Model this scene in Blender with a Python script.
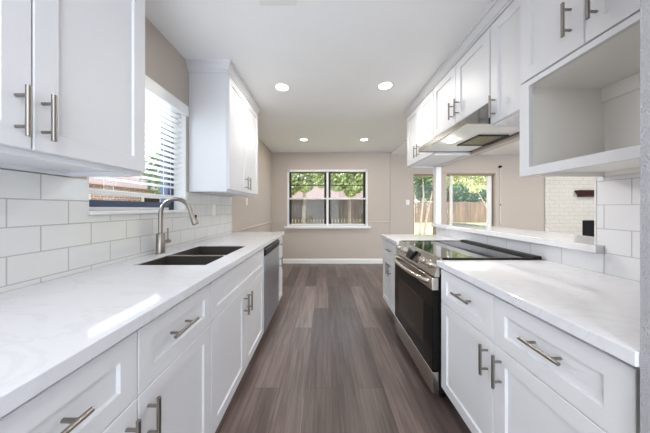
import bpy, bmesh, math, random
from mathutils import Vector, Matrix

for o in list(bpy.data.objects):
    bpy.data.objects.remove(o)
S = bpy.context.scene
COL = S.collection
R = math.radians

# ------------------------------------------------------------------ camera
H = 1.24
F = 220.0
cd = bpy.data.cameras.new('camera')
cam = bpy.data.objects.new('camera', cd)
COL.objects.link(cam)
cam.location = (0, 0, H)
cam.rotation_euler = (R(90), 0, 0)
cd.sensor_width = 36
cd.sensor_fit = 'HORIZONTAL'
cd.lens = 36 * F / 650
cd.shift_x = 0.5 / 650
cd.shift_y = -8.0 / 650
cd.clip_start = 0.02
S.camera = cam

# ------------------------------------------------------------------ light
S.view_settings.view_transform = 'Standard'
S.view_settings.look = 'None'
S.view_settings.gamma = 1
S.view_settings.exposure = 0.64
S.view_settings.use_curve_mapping = False

W = bpy.data.worlds.new('World')
S.world = W
W.use_nodes = True
bg = W.node_tree.nodes['Background']
bg.inputs['Color'].default_value = (0.81, 0.905, 1.0, 1)
bg.inputs['Strength'].default_value = 2.7


def light(name, kind, loc, energy, color=(1, 1, 1), rot=(0, 0, 0), size=None, size_y=None, shape=None):
    d = bpy.data.lights.new(name, kind)
    d.energy = energy
    d.color = color
    if size is not None and kind == 'AREA':
        d.size = size
        if shape:
            d.shape = shape
        if size_y is not None:
            d.shape = 'RECTANGLE'
            d.size_y = size_y
    o = bpy.data.objects.new(name, d)
    COL.objects.link(o)
    o.location = loc
    o.rotation_euler = rot
    return o


sun = light('sun', 'SUN', (0, 0, 20), 2.4, (1.0, 0.95, 0.86))
sun.rotation_euler = Vector((-0.30, 0.42, -0.86)).to_track_quat('-Z', 'Y').to_euler()
sun.data.angle = R(1.0)

CEIL = 2.51
LCEIL = 2.45
CAN_SPOTS = [(-0.443, 2.30), (0.626, 2.27), (-0.383, 4.05), (0.729, 4.05)]
CAN_W = 4.5
for x, y in CAN_SPOTS:
    light('can_or_fill_light', 'AREA', (x, y, CEIL - 0.02), CAN_W, (1.0, 0.96, 0.90), size=0.13, shape='DISK')
# added unseen ceiling fill, behind the camera and in the living room
for x, y in ((-0.45, -0.6), (0.3, -0.6)):
    light('can_or_fill_light', 'AREA', (x, y, CEIL - 0.02), CAN_W, (1.0, 0.96, 0.90), size=0.13, shape='DISK')
for x, y in ((3.4, 3.6), (5.8, 3.6), (3.4, 0.8), (5.8, 0.8)):
    light('living_fill', 'AREA', (x, y, LCEIL - 0.03), 12, (1.0, 0.93, 0.84), size=0.3, shape='DISK')
# added unseen area light standing in for daylight through the blind over the sink
yard_fill = light('side_fill', 'AREA', (-5.0, 1.3, 3.0), 280, (0.86, 0.93, 1.0), size=2.2, size_y=1.6)
yard_fill.rotation_euler = Vector((5.7, 0.1, -2.2)).to_track_quat('-Z', 'Y').to_euler()
for y in (1.79,):
    light('hood_light', 'AREA', (1.03, y, 1.775), 5, (1.0, 0.95, 0.86), size=0.06, shape='DISK')


# ------------------------------------------------------------------ materials
def srgb(r, g, b):
    def f(c):
        c /= 255.0
        return c / 12.92 if c <= 0.04045 else ((c + 0.055) / 1.055) ** 2.4
    return (f(r), f(g), f(b), 1)


def mat(name, col, rough=0.5, metal=0.0, bump=0.0, bscale=40, var=0.03, vscale=4, spec=0.5, stretch=None):
    m = bpy.data.materials.new(name)
    m.use_nodes = True
    nt = m.node_tree
    b = nt.nodes['Principled BSDF']
    b.inputs['Roughness'].default_value = rough
    b.inputs['Metallic'].default_value = metal
    b.inputs['Specular IOR Level'].default_value = spec
    tc = nt.nodes.new('ShaderNodeTexCoord')
    mp = nt.nodes.new('ShaderNodeMapping')
    nt.links.new(tc.outputs['Object'], mp.inputs['Vector'])
    if stretch:
        mp.inputs['Scale'].default_value = stretch
    n = nt.nodes.new('ShaderNodeTexNoise')
    n.inputs['Scale'].default_value = vscale
    n.inputs['Detail'].default_value = 4
    nt.links.new(mp.outputs['Vector'], n.inputs['Vector'])
    r = nt.nodes.new('ShaderNodeValToRGB')
    c = col
    r.color_ramp.elements[0].position = 0.3
    r.color_ramp.elements[1].position = 0.7
    r.color_ramp.elements[0].color = (c[0] * (1 - var), c[1] * (1 - var), c[2] * (1 - var), 1)
    r.color_ramp.elements[1].color = (min(1, c[0] * (1 + var)), min(1, c[1] * (1 + var)), min(1, c[2] * (1 + var)), 1)
    nt.links.new(n.outputs['Fac'], r.inputs['Fac'])
    nt.links.new(r.outputs['Color'], b.inputs['Base Color'])
    if bump:
        n2 = nt.nodes.new('ShaderNodeTexNoise')
        n2.inputs['Scale'].default_value = bscale
        n2.inputs['Detail'].default_value = 3
        nt.links.new(mp.outputs['Vector'], n2.inputs['Vector'])
        bp = nt.nodes.new('ShaderNodeBump')
        bp.inputs['Strength'].default_value = bump
        bp.inputs['Distance'].default_value = 0.01
        nt.links.new(n2.outputs['Fac'], bp.inputs['Height'])
        nt.links.new(bp.outputs['Normal'], b.inputs['Normal'])
    return m


def emit(name, col, strength):
    m = bpy.data.materials.new(name)
    m.use_nodes = True
    nt = m.node_tree
    nt.nodes.remove(nt.nodes['Principled BSDF'])
    e = nt.nodes.new('ShaderNodeEmission')
    e.inputs['Color'].default_value = (*col, 1)
    e.inputs['Strength'].default_value = strength
    nt.links.new(e.outputs[0], nt.nodes['Material Output'].inputs['Surface'])
    return m


def glassy(name, tint=(1, 1, 1), fac=0.02, rough=0.0, dark=None, dark_fac=0.0):
    m = bpy.data.materials.new(name)
    m.use_nodes = True
    nt = m.node_tree
    nt.nodes.remove(nt.nodes['Principled BSDF'])
    t = nt.nodes.new('ShaderNodeBsdfTransparent')
    t.inputs['Color'].default_value = (*tint, 1)
    g = nt.nodes.new('ShaderNodeBsdfGlossy')
    g.inputs['Roughness'].default_value = rough
    mx = nt.nodes.new('ShaderNodeMixShader')
    mx.inputs[0].default_value = fac
    nt.links.new(t.outputs[0], mx.inputs[1])
    nt.links.new(g.outputs[0], mx.inputs[2])
    out = mx
    if dark:
        d = nt.nodes.new('ShaderNodeBsdfDiffuse')
        d.inputs['Color'].default_value = dark
        m2 = nt.nodes.new('ShaderNodeMixShader')
        m2.inputs[0].default_value = dark_fac
        nt.links.new(mx.outputs[0], m2.inputs[1])
        nt.links.new(d.outputs[0], m2.inputs[2])
        out = m2
    nt.links.new(out.outputs[0], nt.nodes['Material Output'].inputs['Surface'])
    return m


def yz_vector(nt, ax, ay, sx=1, sy=1, ox=0, oy=0):
    """object coordinates rearranged so brick rows lie in the surface's own plane"""
    tc = nt.nodes.new('ShaderNodeTexCoord')
    ge = nt.nodes.new('ShaderNodeNewGeometry')
    sep = nt.nodes.new('ShaderNodeSeparateXYZ')
    nt.links.new(ge.outputs['Position'], sep.inputs[0])
    cb = nt.nodes.new('ShaderNodeCombineXYZ')
    for k, (a, o) in enumerate(((ax, ox), (ay, oy))):
        ad = nt.nodes.new('ShaderNodeMath')
        ad.operation = 'SUBTRACT'
        nt.links.new(sep.outputs[a], ad.inputs[0])
        ad.inputs[1].default_value = o
        nt.links.new(ad.outputs[0], cb.inputs[k])
    return cb.outputs[0], ge.outputs['Position']


def tile_mat(name, col, grout, bw, bh, ox, oy, ax='Y', ay='Z', mortar=0.0022, rough=0.08, wave=0.25, wscale=9, offset=0.5, wall_bump=0.6, var=0.03, smooth=0.1):
    m = bpy.data.materials.new(name)
    m.use_nodes = True
    nt = m.node_tree
    b = nt.nodes['Principled BSDF']
    v, pos = yz_vector(nt, ax, ay, ox=ox, oy=oy)
    br = nt.nodes.new('ShaderNodeTexBrick')
    br.offset = offset
    br.inputs['Scale'].default_value = 1
    br.inputs['Brick Width'].default_value = bw
    br.inputs['Row Height'].default_value = bh
    br.inputs['Mortar Size'].default_value = mortar
    br.inputs['Mortar Smooth'].default_value = smooth
    br.inputs['Color1'].default_value = col
    br.inputs['Color2'].default_value = (col[0] * (1 - var), col[1] * (1 - var), col[2] * (1 - var), 1)
    br.inputs['Mortar'].default_value = grout
    nt.links.new(v, br.inputs['Vector'])
    nt.links.new(br.outputs['Color'], b.inputs['Base Color'])
    rr = nt.nodes.new('ShaderNodeMapRange')
    rr.inputs['To Min'].default_value = rough
    rr.inputs['To Max'].default_value = 0.8
    nt.links.new(br.outputs['Fac'], rr.inputs['Value'])
    nt.links.new(rr.outputs[0], b.inputs['Roughness'])
    n = nt.nodes.new('ShaderNodeTexNoise')
    n.inputs['Scale'].default_value = wscale
    n.inputs['Detail'].default_value = 2
    nt.links.new(pos, n.inputs['Vector'])
    b1 = nt.nodes.new('ShaderNodeBump')
    b1.inputs['Strength'].default_value = wave
    b1.inputs['Distance'].default_value = 0.02
    nt.links.new(n.outputs['Fac'], b1.inputs['Height'])
    b2 = nt.nodes.new('ShaderNodeBump')
    b2.invert = True
    b2.inputs['Strength'].default_value = wall_bump
    b2.inputs['Distance'].default_value = 0.003
    nt.links.new(br.outputs['Fac'], b2.inputs['Height'])
    nt.links.new(b1.outputs['Normal'], b2.inputs['Normal'])
    nt.links.new(b2.outputs['Normal'], b.inputs['Normal'])
    return m


def floor_mat():
    m = bpy.data.materials.new('vinyl_plank')
    m.use_nodes = True
    nt = m.node_tree
    b = nt.nodes['Principled BSDF']
    v, pos = yz_vector(nt, 'Y', 'X', ox=0.3, oy=0.05)
    br = nt.nodes.new('ShaderNodeTexBrick')
    br.offset = 0.37
    br.offset_frequency = 2
    br.inputs['Scale'].default_value = 1
    br.inputs['Brick Width'].default_value = 1.22
    br.inputs['Row Height'].default_value = 0.18
    br.inputs['Mortar Size'].default_value = 0.0012
    br.inputs['Color1'].default_value = (0, 0, 0, 1)
    br.inputs['Color2'].default_value = (1, 1, 1, 1)
    br.inputs['Mortar'].default_value = (0.3, 0.3, 0.3, 1)
    nt.links.new(v, br.inputs['Vector'])
    # grain: noise stretched along the plank, shifted plank by plank
    mp = nt.nodes.new('ShaderNodeMapping')
    mp.inputs['Scale'].default_value = (46, 2.2, 1)
    nt.links.new(pos, mp.inputs['Vector'])
    sh = nt.nodes.new('ShaderNodeVectorMath')
    sh.operation = 'MULTIPLY_ADD'
    nt.links.new(br.outputs['Color'], sh.inputs[0])
    sh.inputs[1].default_value = (17, 9, 5)
    nt.links.new(mp.outputs['Vector'], sh.inputs[2])
    n = nt.nodes.new('ShaderNodeTexNoise')
    n.inputs['Scale'].default_value = 1.0
    n.inputs['Detail'].default_value = 7
    n.inputs['Roughness'].default_value = 0.62
    n.inputs['Distortion'].default_value = 0.6
    nt.links.new(sh.outputs[0], n.inputs['Vector'])
    mp2 = nt.nodes.new('ShaderNodeMapping')
    mp2.inputs['Scale'].default_value = (7, 0.9, 1)
    nt.links.new(pos, mp2.inputs['Vector'])
    n2 = nt.nodes.new('ShaderNodeTexNoise')
    n2.inputs['Scale'].default_value = 1.0
    n2.inputs['Detail'].default_value = 3
    nt.links.new(mp2.outputs['Vector'], n2.inputs['Vector'])
    # plank tone + grain
    def math_node(op, a, bb):
        k = nt.nodes.new('ShaderNodeMath')
        k.operation = op
        for i, q in enumerate((a, bb)):
            if isinstance(q, float):
                k.inputs[i].default_value = q
            else:
                nt.links.new(q, k.inputs[i])
        return k.outputs[0]
    sepc = nt.nodes.new('ShaderNodeSeparateColor')
    nt.links.new(br.outputs['Color'], sepc.inputs[0])
    t = math_node('ADD', math_node('MULTIPLY', sepc.outputs[0], 0.30),
                  math_node('ADD', math_node('MULTIPLY', n.outputs['Fac'], 0.62), math_node('MULTIPLY', n2.outputs['Fac'], 0.34)))
    r = nt.nodes.new('ShaderNodeValToRGB')
    e = r.color_ramp.elements
    e[0].position = 0.36
    e[0].color = srgb(58, 48, 46)
    e[1].position = 0.90
    e[1].color = srgb(148, 131, 124)
    k = e.new(0.62)
    k.color = srgb(99, 85, 81)
    nt.links.new(t, r.inputs['Fac'])
    mx = nt.nodes.new('ShaderNodeMixRGB')
    nt.links.new(br.outputs['Fac'], mx.inputs[0])
    nt.links.new(r.outputs['Color'], mx.inputs[1])
    mx.inputs[2].default_value = srgb(62, 50, 45)
    nt.links.new(mx.outputs[0], b.inputs['Base Color'])
    b.inputs['Roughness'].default_value = 0.33
    bp = nt.nodes.new('ShaderNodeBump')
    bp.inputs['Strength'].default_value = 0.12
    bp.inputs['Distance'].default_value = 0.004
    nt.links.new(n.outputs['Fac'], bp.inputs['Height'])
    nt.links.new(bp.outputs['Normal'], b.inputs['Normal'])
    return m


def quartz_mat():
    m = bpy.data.materials.new('quartz')
    m.use_nodes = True
    nt = m.node_tree
    b = nt.nodes['Principled BSDF']
    ge = nt.nodes.new('ShaderNodeNewGeometry')
    mp = nt.nodes.new('ShaderNodeMapping')
    mp.inputs['Rotation'].default_value = (0.3, 0.2, 0.7)
    mp.inputs['Scale'].default_value = (1.0, 2.2, 1.0)
    nt.links.new(ge.outputs['Position'], mp.inputs['Vector'])
    n = nt.nodes.new('ShaderNodeTexNoise')
    n.inputs['Scale'].default_value = 2.2
    n.inputs['Detail'].default_value = 8
    n.inputs['Roughness'].default_value = 0.6
    n.inputs['Distortion'].default_value = 1.2
    nt.links.new(mp.outputs['Vector'], n.inputs['Vector'])
    r = nt.nodes.new('ShaderNodeValToRGB')
    e = r.color_ramp.elements
    base = srgb(222, 222, 226)
    e[0].position = 0.0
    e[0].color = base
    e[1].position = 1.0
    e[1].color = base
    for p, c in ((0.47, base), (0.50, srgb(216, 216, 220)), (0.53, base)):
        q = e.new(p)
        q.color = c
    nt.links.new(n.outputs['Fac'], r.inputs['Fac'])
    nt.links.new(r.outputs['Color'], b.inputs['Base Color'])
    b.inputs['Roughness'].default_value = 0.07
    return m


M = {}
M['cab'] = mat('cabinet_white', srgb(222, 222, 225), 0.45, var=0.006)
M['cab_in'] = mat('cabinet_inside', srgb(244, 241, 236), 0.45, var=0.008)
M['wall'] = mat('greige_paint', srgb(193, 182, 172), 0.75, bump=0.08, bscale=180, var=0.012)
M['wall_near'] = mat('grey_texture_paint', srgb(172, 171, 176), 0.8, bump=0.5, bscale=240, var=0.02)
M['white'] = mat('white_paint', srgb(236, 235, 233), 0.45, var=0.008)
M['ceiling'] = mat('ceiling_paint', srgb(247, 247, 247), 0.85, bump=0.1, bscale=120, var=0.008)
M['nickel'] = mat('brushed_nickel', srgb(152, 146, 139), 0.3, 1.0, var=0.05, vscale=30)
M['steel'] = mat('stainless', srgb(158, 155, 152), 0.27, 1.0, bump=0.02, bscale=60, var=0.05, vscale=3, stretch=(1, 1, 40))
M['range_steel'] = mat('range_stainless', srgb(200, 194, 186), 0.25, 1.0, var=0.05, vscale=3, stretch=(1, 1, 40))
M['steel_dark'] = mat('dishwasher_steel', srgb(180, 184, 194), 0.33, 1.0, var=0.04, vscale=3, stretch=(1, 30, 1))
M['black'] = mat('black_plastic', srgb(18, 18, 19), 0.45, var=0.1, spec=0.3)
M['black_glass'] = mat('black_glass', srgb(14, 14, 16), 0.03, var=0.05, spec=0.8)
M['oven_glass'] = mat('oven_black_glass', srgb(13, 12, 12), 0.08, var=0.05, spec=0.22)
M['oven_window'] = mat('oven_window_glass', srgb(50, 42, 36), 0.1, var=0.1, spec=0.25)
M['sink'] = mat('dark_sink', srgb(58, 51, 46), 0.5, 0.0, var=0.1, vscale=60)
M['dark_frame'] = mat('dark_window_frame', srgb(62, 74, 98), 0.45, var=0.05)
M['black_frame'] = mat('black_window_track', srgb(34, 32, 30), 0.5, var=0.05)
M['alu'] = mat('pale_aluminium', srgb(214, 214, 216), 0.4, 0.2, var=0.02)
M['bronze'] = mat('tan_frame', srgb(140, 122, 104), 0.5, var=0.04)
M['blind'] = mat('blind_white', srgb(240, 240, 240), 0.4, var=0.01)
M['glass'] = glassy('window_glass')
M['screen'] = glassy('insect_screen', fac=0.02, rough=0.5, dark=srgb(84, 88, 90), dark_fac=0.38)
M['lens'] = emit('lamp_lens', (1.0, 0.97, 0.92), 4.0)
M['hood_lens'] = emit('hood_lamp_lens', (1.0, 0.96, 0.9), 22.0)
M['floor'] = floor_mat()
M['quartz'] = quartz_mat()
M['tile_left'] = tile_mat('glossy_tile_left', srgb(224, 224, 222), srgb(182, 180, 176), 0.197, 0.1075, 0.912, 1.169, wave=0.22)
M['tile_right'] = tile_mat('glossy_tile_right', srgb(230, 230, 233), srgb(190, 188, 186), 0.2, 0.1215, 0.914, 1.015, wave=0.15)
M['brick'] = tile_mat('painted_brick', srgb(222, 217, 208), srgb(208, 202, 192), 0.22, 0.088, 0.1, 0.02, ax='X', ay='Z', mortar=0.009, rough=0.6, wave=0.9, wscale=22, wall_bump=0.9, smooth=0.5)
M['mantel'] = mat('dark_mahogany', srgb(62, 26, 20), 0.4, var=0.2, vscale=6, stretch=(1, 10, 10))
M['soot'] = mat('firebox_black', srgb(10, 10, 10), 0.8, var=0.2)
M['mesh'] = mat('filter_mesh', srgb(120, 112, 104), 0.4, 0.9, bump=0.9, bscale=70, var=0.35, vscale=45)
M['plate'] = mat('switch_plate', srgb(236, 234, 230), 0.4, var=0.01)
M['grass'] = mat('dry_lawn', srgb(176, 170, 116), 0.9, bump=0.5, bscale=30, var=0.2, vscale=2)
M['concrete'] = mat('pale_concrete', srgb(176, 174, 170), 0.9, var=0.05)
M['fence'] = mat('cedar_fence', srgb(112, 90, 72), 0.85, var=0.4, vscale=3, stretch=(1.6, 1.6, 0.25))
M['leaf_a'] = mat('leaf_bright', srgb(138, 150, 96), 0.6, var=0.55, vscale=5)
M['leaf_b'] = mat('leaf_dark', srgb(74, 104, 62), 0.6, var=0.35, vscale=3)
M['leaf_c'] = mat('leaf_pale', srgb(184, 186, 130), 0.6, var=0.3, vscale=3)
M['bark'] = mat('bark', srgb(176, 160, 144), 0.85, var=0.2, vscale=8, bump=0.4)
M['roof'] = mat('pinkish_shingle', srgb(116, 97, 92), 0.85, var=0.08, vscale=12)
M['house_brick'] = tile_mat('red_brick', srgb(160, 128, 120), srgb(200, 190, 180), 0.22, 0.08, 0, 0, rough=0.8, mortar=0.008, wave=0.1, var=0.25)
M['siding'] = mat('grey_blue_siding', srgb(112, 118, 132), 0.7, var=0.05)

# ------------------------------------------------------------------ mesh helpers
WORLD = {}          # root object -> world location of its origin


def new_bm():
    return bmesh.new()


def box(bm, x0, x1, y0, y1, z0, z1, bevel=0.0, seg=1):
    t = bmesh.new()
    bmesh.ops.create_cube(t, size=1)
    for v in t.verts:
        v.co = Vector(((x0 + x1) / 2 + v.co.x * (x1 - x0), (y0 + y1) / 2 + v.co.y * (y1 - y0), (z0 + z1) / 2 + v.co.z * (z1 - z0)))
    if bevel:
        bmesh.ops.bevel(t, geom=list(t.edges), offset=bevel, segments=seg, affect='EDGES', profile=0.5)
    merge(bm, t)
    return bm


def merge(bm, t):
    me = bpy.data.meshes.new('tmp')
    t.to_mesh(me)
    t.free()
    bm.from_mesh(me)
    bpy.data.meshes.remove(me)


def tube(bm, pts, r, n=12, cap=True, radii=None):
    pts = [Vector(p) for p in pts]
    rings = []
    up = None
    for i, p in enumerate(pts):
        if i == 0:
            d = pts[1] - pts[0]
        elif i == len(pts) - 1:
            d = pts[-1] - pts[-2]
        else:
            d = (pts[i + 1] - p).normalized() + (p - pts[i - 1]).normalized()
        d.normalize()
        if up is None:
            a = Vector((0, 0, 1)) if abs(d.z) < 0.9 else Vector((1, 0, 0))
            up = (a - d * a.dot(d)).normalized()
        else:
            up = (up - d * up.dot(d)).normalized()
        s = d.cross(up)
        rr = radii[i] if radii else r
        rings.append([bm.verts.new(p + (up * math.cos(2 * math.pi * k / n) + s * math.sin(2 * math.pi * k / n)) * rr) for k in range(n)])
    for a, b in zip(rings, rings[1:]):
        for k in range(n):
            bm.faces.new((a[k], a[(k + 1) % n], b[(k + 1) % n], b[k]))
    if cap:
        bm.faces.new(list(reversed(rings[0])))
        bm.faces.new(rings[-1])
    return bm


def lathe(bm, prof, c, axis='Z', n=32, close=True):
    """prof: (radius, height) pairs swept round an axis through c"""
    rings = []
    for r, h in prof:
        ring = []
        for k in range(n):
            a = 2 * math.pi * k / n
            u, w = r * math.cos(a), r * math.sin(a)
            if axis == 'Z':
                p = Vector((c[0] + u, c[1] + w, c[2] + h))
            elif axis == 'X':
                p = Vector((c[0] + h, c[1] + u, c[2] + w))
            else:
                p = Vector((c[0] + u, c[1] + h, c[2] + w))
            ring.append(bm.verts.new(p))
        rings.append(ring)
    for a, b in zip(rings, rings[1:]):
        for k in range(n):
            bm.faces.new((a[k], a[(k + 1) % n], b[(k + 1) % n], b[k]))
    if close:
        bm.faces.new(rings[0])
        bm.faces.new(rings[-1])
    return bm


def prism_y(bm, prof, y0, y1):
    """polygon in XZ pushed along Y"""
    a = [bm.verts.new((x, y0, z)) for x, z in prof]
    b = [bm.verts.new((x, y1, z)) for x, z in prof]
    n = len(prof)
    for k in range(n):
        bm.faces.new((a[k], a[(k + 1) % n], b[(k + 1) % n], b[k]))
    bm.faces.new(a)
    bm.faces.new(list(reversed(b)))
    return bm


def prism_x(bm, prof, x0, x1):
    a = [bm.verts.new((x0, y, z)) for y, z in prof]
    b = [bm.verts.new((x1, y, z)) for y, z in prof]
    n = len(prof)
    for k in range(n):
        bm.faces.new((a[k], a[(k + 1) % n], b[(k + 1) % n], b[k]))
    bm.faces.new(a)
    bm.faces.new(list(reversed(b)))
    return bm


def shaker(bm, xf, n, y0, y1, z0, z1, t=0.02, rail=0.06, depth=0.009, bev=0.0025):
    """shaker front in a plane x = xf facing n (+1/-1): a raised frame round a sunk flat panel"""
    rings = []
    for ins, d in ((0, -t), (0, -bev), (bev, 0), (rail, 0), (rail + 0.004, -depth)):
        x = xf + n * d
        rings.append([bm.verts.new(p) for p in ((x, y0 + ins, z0 + ins), (x, y1 - ins, z0 + ins), (x, y1 - ins, z1 - ins), (x, y0 + ins, z1 - ins))])
    for a, b in zip(rings, rings[1:]):
        for k in range(4):
            bm.faces.new((a[k], a[(k + 1) % 4], b[(k + 1) % 4], b[k]))
    bm.faces.new(rings[0])
    bm.faces.new(rings[-1])
    return bm


def pull(bm, xf, n, y, z, vertical, L=0.136, hole=0.084, off=0.034, r=0.0062):
    xb = xf + n * off
    for s in (-1, 1):
        if vertical:
            tube(bm, [(xf - n * 0.001, y, z + s * hole / 2), (xb, y, z + s * hole / 2)], 0.0048, 10)
        else:
            tube(bm, [(xf - n * 0.001, y + s * hole / 2, z), (xb, y + s * hole / 2, z)], 0.0048, 10)
    if vertical:
        tube(bm, [(xb, y, z - L / 2), (xb, y, z + L / 2)], r, 14)
    else:
        tube(bm, [(xb, y - L / 2, z), (xb, y + L / 2, z)], r, 14)
    return bm


def obj(name, bm, m, parent=None, smooth=False):
    """link a bmesh (built in world coordinates) as one mesh object with its origin at its own base"""
    bmesh.ops.recalc_face_normals(bm, faces=list(bm.faces))
    xs = [v.co for v in bm.verts]
    lo = Vector((min(c.x for c in xs), min(c.y for c in xs), min(c.z for c in xs)))
    hi = Vector((max(c.x for c in xs), max(c.y for c in xs), max(c.z for c in xs)))
    org = Vector(((lo.x + hi.x) / 2, (lo.y + hi.y) / 2, lo.z))
    for v in bm.verts:
        v.co -= org
    me = bpy.data.meshes.new(name)
    if smooth:
        for f in bm.faces:
            f.smooth = True
        for e in bm.edges:
            if len(e.link_faces) == 2 and e.calc_face_angle(0) > R(35):
                e.smooth = False
    bm.to_mesh(me)
    bm.free()
    me.materials.append(m)
    o = bpy.data.objects.new(name, me)
    COL.objects.link(o)
    WORLD[o] = org
    if parent:
        o.parent = parent
        o.location = org - WORLD[parent]
    else:
        o.location = org
    return o


def tag(o, label, cat, group=None, kind=None):
    o['label'] = label
    o['category'] = cat
    if group:
        o['group'] = group
    if kind:
        o['kind'] = kind
    return o


def thing(name, label, cat, loc, group=None):
    o = bpy.data.objects.new(name, None)
    o.empty_display_size = 0.05
    COL.objects.link(o)
    o.location = loc
    WORLD[o] = Vector(loc)
    return tag(o, label, cat, group)


def struct(name, bm, m, parent=None):
    o = obj(name, bm, m, parent)
    if not parent:
        o['kind'] = 'structure'
    return o


def struct_root(name, loc):
    o = bpy.data.objects.new(name, None)
    o.empty_display_size = 0.05
    COL.objects.link(o)
    o.location = loc
    o['kind'] = 'structure'
    WORLD[o] = Vector(loc)
    return o


def copy_thing(root, loc, label):
    r = root.copy()
    COL.objects.link(r)
    r.location = loc
    r['label'] = label
    WORLD[r] = Vector(loc)
    for ch in list(root.children):
        c = ch.copy()
        COL.objects.link(c)
        c.parent = r
        for g in ch.children:
            d = g.copy()
            COL.objects.link(d)
            d.parent = c
    return r


def pierced(axis, a0, a1, u_cuts, z_cuts, holes):
    """a slab from a0 to a1 on one axis with rectangular holes: only its real outer faces and reveals"""
    bm = new_bm()
    us = sorted(set(u_cuts))
    zs = sorted(set(z_cuts))

    def solid(i, j):
        if i < 0 or j < 0 or i >= len(us) - 1 or j >= len(zs) - 1:
            return False
        cu, cz = (us[i] + us[i + 1]) / 2, (zs[j] + zs[j + 1]) / 2
        return not any(h[0] < cu < h[1] and h[2] < cz < h[3] for h in holes)

    def P(a, u, z):
        return (a, u, z) if axis == 'X' else ((u, a, z) if axis == 'Y' else (u, z, a))

    def quad(*p):
        bm.faces.new([bm.verts.new(q) for q in p])
    for i in range(len(us) - 1):
        for j in range(len(zs) - 1):
            if not solid(i, j):
                continue
            u0, u1, z0, z1 = us[i], us[i + 1], zs[j], zs[j + 1]
            for a in (a0, a1):
                quad(P(a, u0, z0), P(a, u1, z0), P(a, u1, z1), P(a, u0, z1))
            for (di, dj, (p, q)) in ((-1, 0, ((u0, z0), (u0, z1))), (1, 0, ((u1, z0), (u1, z1))), (0, -1, ((u0, z0), (u1, z0))), (0, 1, ((u0, z1), (u1, z1)))):
                if not solid(i + di, j + dj):
                    quad(P(a0, *p), P(a1, *p), P(a1, *q), P(a0, *q))
    bmesh.ops.remove_doubles(bm, verts=list(bm.verts), dist=1e-5)
    return bm


# ------------------------------------------------------------------ room shell
XL, YB, YR = -1.185, 4.97, -1.2
XLIV = 8.3
struct('floor', box(new_bm(), XL - 0.2, XLIV + 0.2, YR, YB + 0.2, -0.1, 0), M['floor'])
bm = new_bm()
prism_y(bm, [(XL - 0.2, CEIL), (1.5, CEIL), (1.5, LCEIL), (XLIV + 0.2, LCEIL), (XLIV + 0.2, 2.75), (XL - 0.2, 2.75)], YR, YB + 0.2)
struct('ceiling', bm, M['ceiling'])

WY0, WY1, WZ0, WZ1 = 1.098, 1.885, 1.205, 2.115          # kitchen window opening
struct('wall_left', pierced('X', XL - 0.2, XL, [YR, WY0, WY1, YB + 0.2], [0, WZ0, WZ1, CEIL], [(WY0, WY1, WZ0, WZ1)]), M['wall'])
BW = (-0.815, 0.945, 0.835, 2.085)                          # back window opening
SD = (2.01, 2.53, 0.02, 2.02)                               # narrow glazed door
SL = (2.76, 3.85, 0.02, 2.03)                               # sliding door
struct('wall_back', pierced('Y', YB, YB + 0.18, [XL, BW[0], BW[1], SD[0], SD[1], SL[0], SL[1], XLIV],
                            [0, BW[2], BW[3], SD[2], SD[3], SL[2], SL[3], CEIL + 0.02], [BW, SD, SL]), M['wall'])
struct('wall_right', box(new_bm(), XLIV, XLIV + 0.15, YR, YB + 0.18, 0, LCEIL), M['wall'])
# brick chimney breast
BX0 = 4.96
FBX = (5.79, 6.85, 0.25, 0.975)
struct('wall_chimney', pierced('Y', YB - 0.03, YB - 0.001, [BX0, FBX[0], FBX[1], 7.7], [0, FBX[2], FBX[3], LCEIL], [FBX]), M['brick'])
# partition between kitchen and living room: knee wall, pier, header
XP = 1.425
bm = new_bm()
box(bm, XP, XP + 0.10, 0.5045, 1.150, 0, LCEIL)
box(bm, XP, XP + 0.10, 1.150, 2.80, 0, 1.012)
box(bm, XP, 1.50, 1.150, 2.80, 1.765, CEIL + 0.03)
struct('wall_partition', bm, M['wall'])
struct('wall_near', box(new_bm(), 0.722, 1.525, YR, 0.5035, 0, CEIL), M['wall_near'])
bm = new_bm()
box(bm, 1.385, 1.452, 2.735, 2.80, 1.052, 1.758, 0.004)
struct('trim_post', bm, M['white'])

# baseboards, chair rail, vertical batten
def baseboard_x(name, x0, x1):
    prof = [(YB, 0.0), (YB - 0.015, 0.0), (YB - 0.015, 0.085), (YB - 0.008, 0.10), (YB, 0.105)]
    struct(name, prism_x(new_bm(), prof, x0, x1), M['white'])


baseboard_x('baseboard_back', XL, SD[0] - 0.06)
prof = [(XL, 0.0), (XL + 0.015, 0.0), (XL + 0.015, 0.085), (XL + 0.008, 0.10), (XL, 0.105)]
struct('baseboard_left', prism_y(new_bm(), prof, 2.80, YB - 0.016), M['white'])


def rail_prof(a, s):
    return [(a, 0.915), (a + s * 0.006, 0.918), (a + s * 0.009, 0.93), (a + s * 0.006, 0.945), (a, 0.95)]


bm = prism_x(new_bm(), rail_prof(YB, -1), XL + 0.017, -0.862)
prism_x(bm, rail_prof(YB, -1), 0.995, 1.478)
struct('trim_1', bm, M['wall'])
struct('trim_2', prism_y(new_bm(), rail_prof(XL, 1), 2.86, YB), M['wall'])
bm = box(new_bm(), 1.479, 1.503, YB - 0.014, YB, 0.105, LCEIL - 0.002, 0.003)
struct('trim_3', bm, M['wall'])

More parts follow.
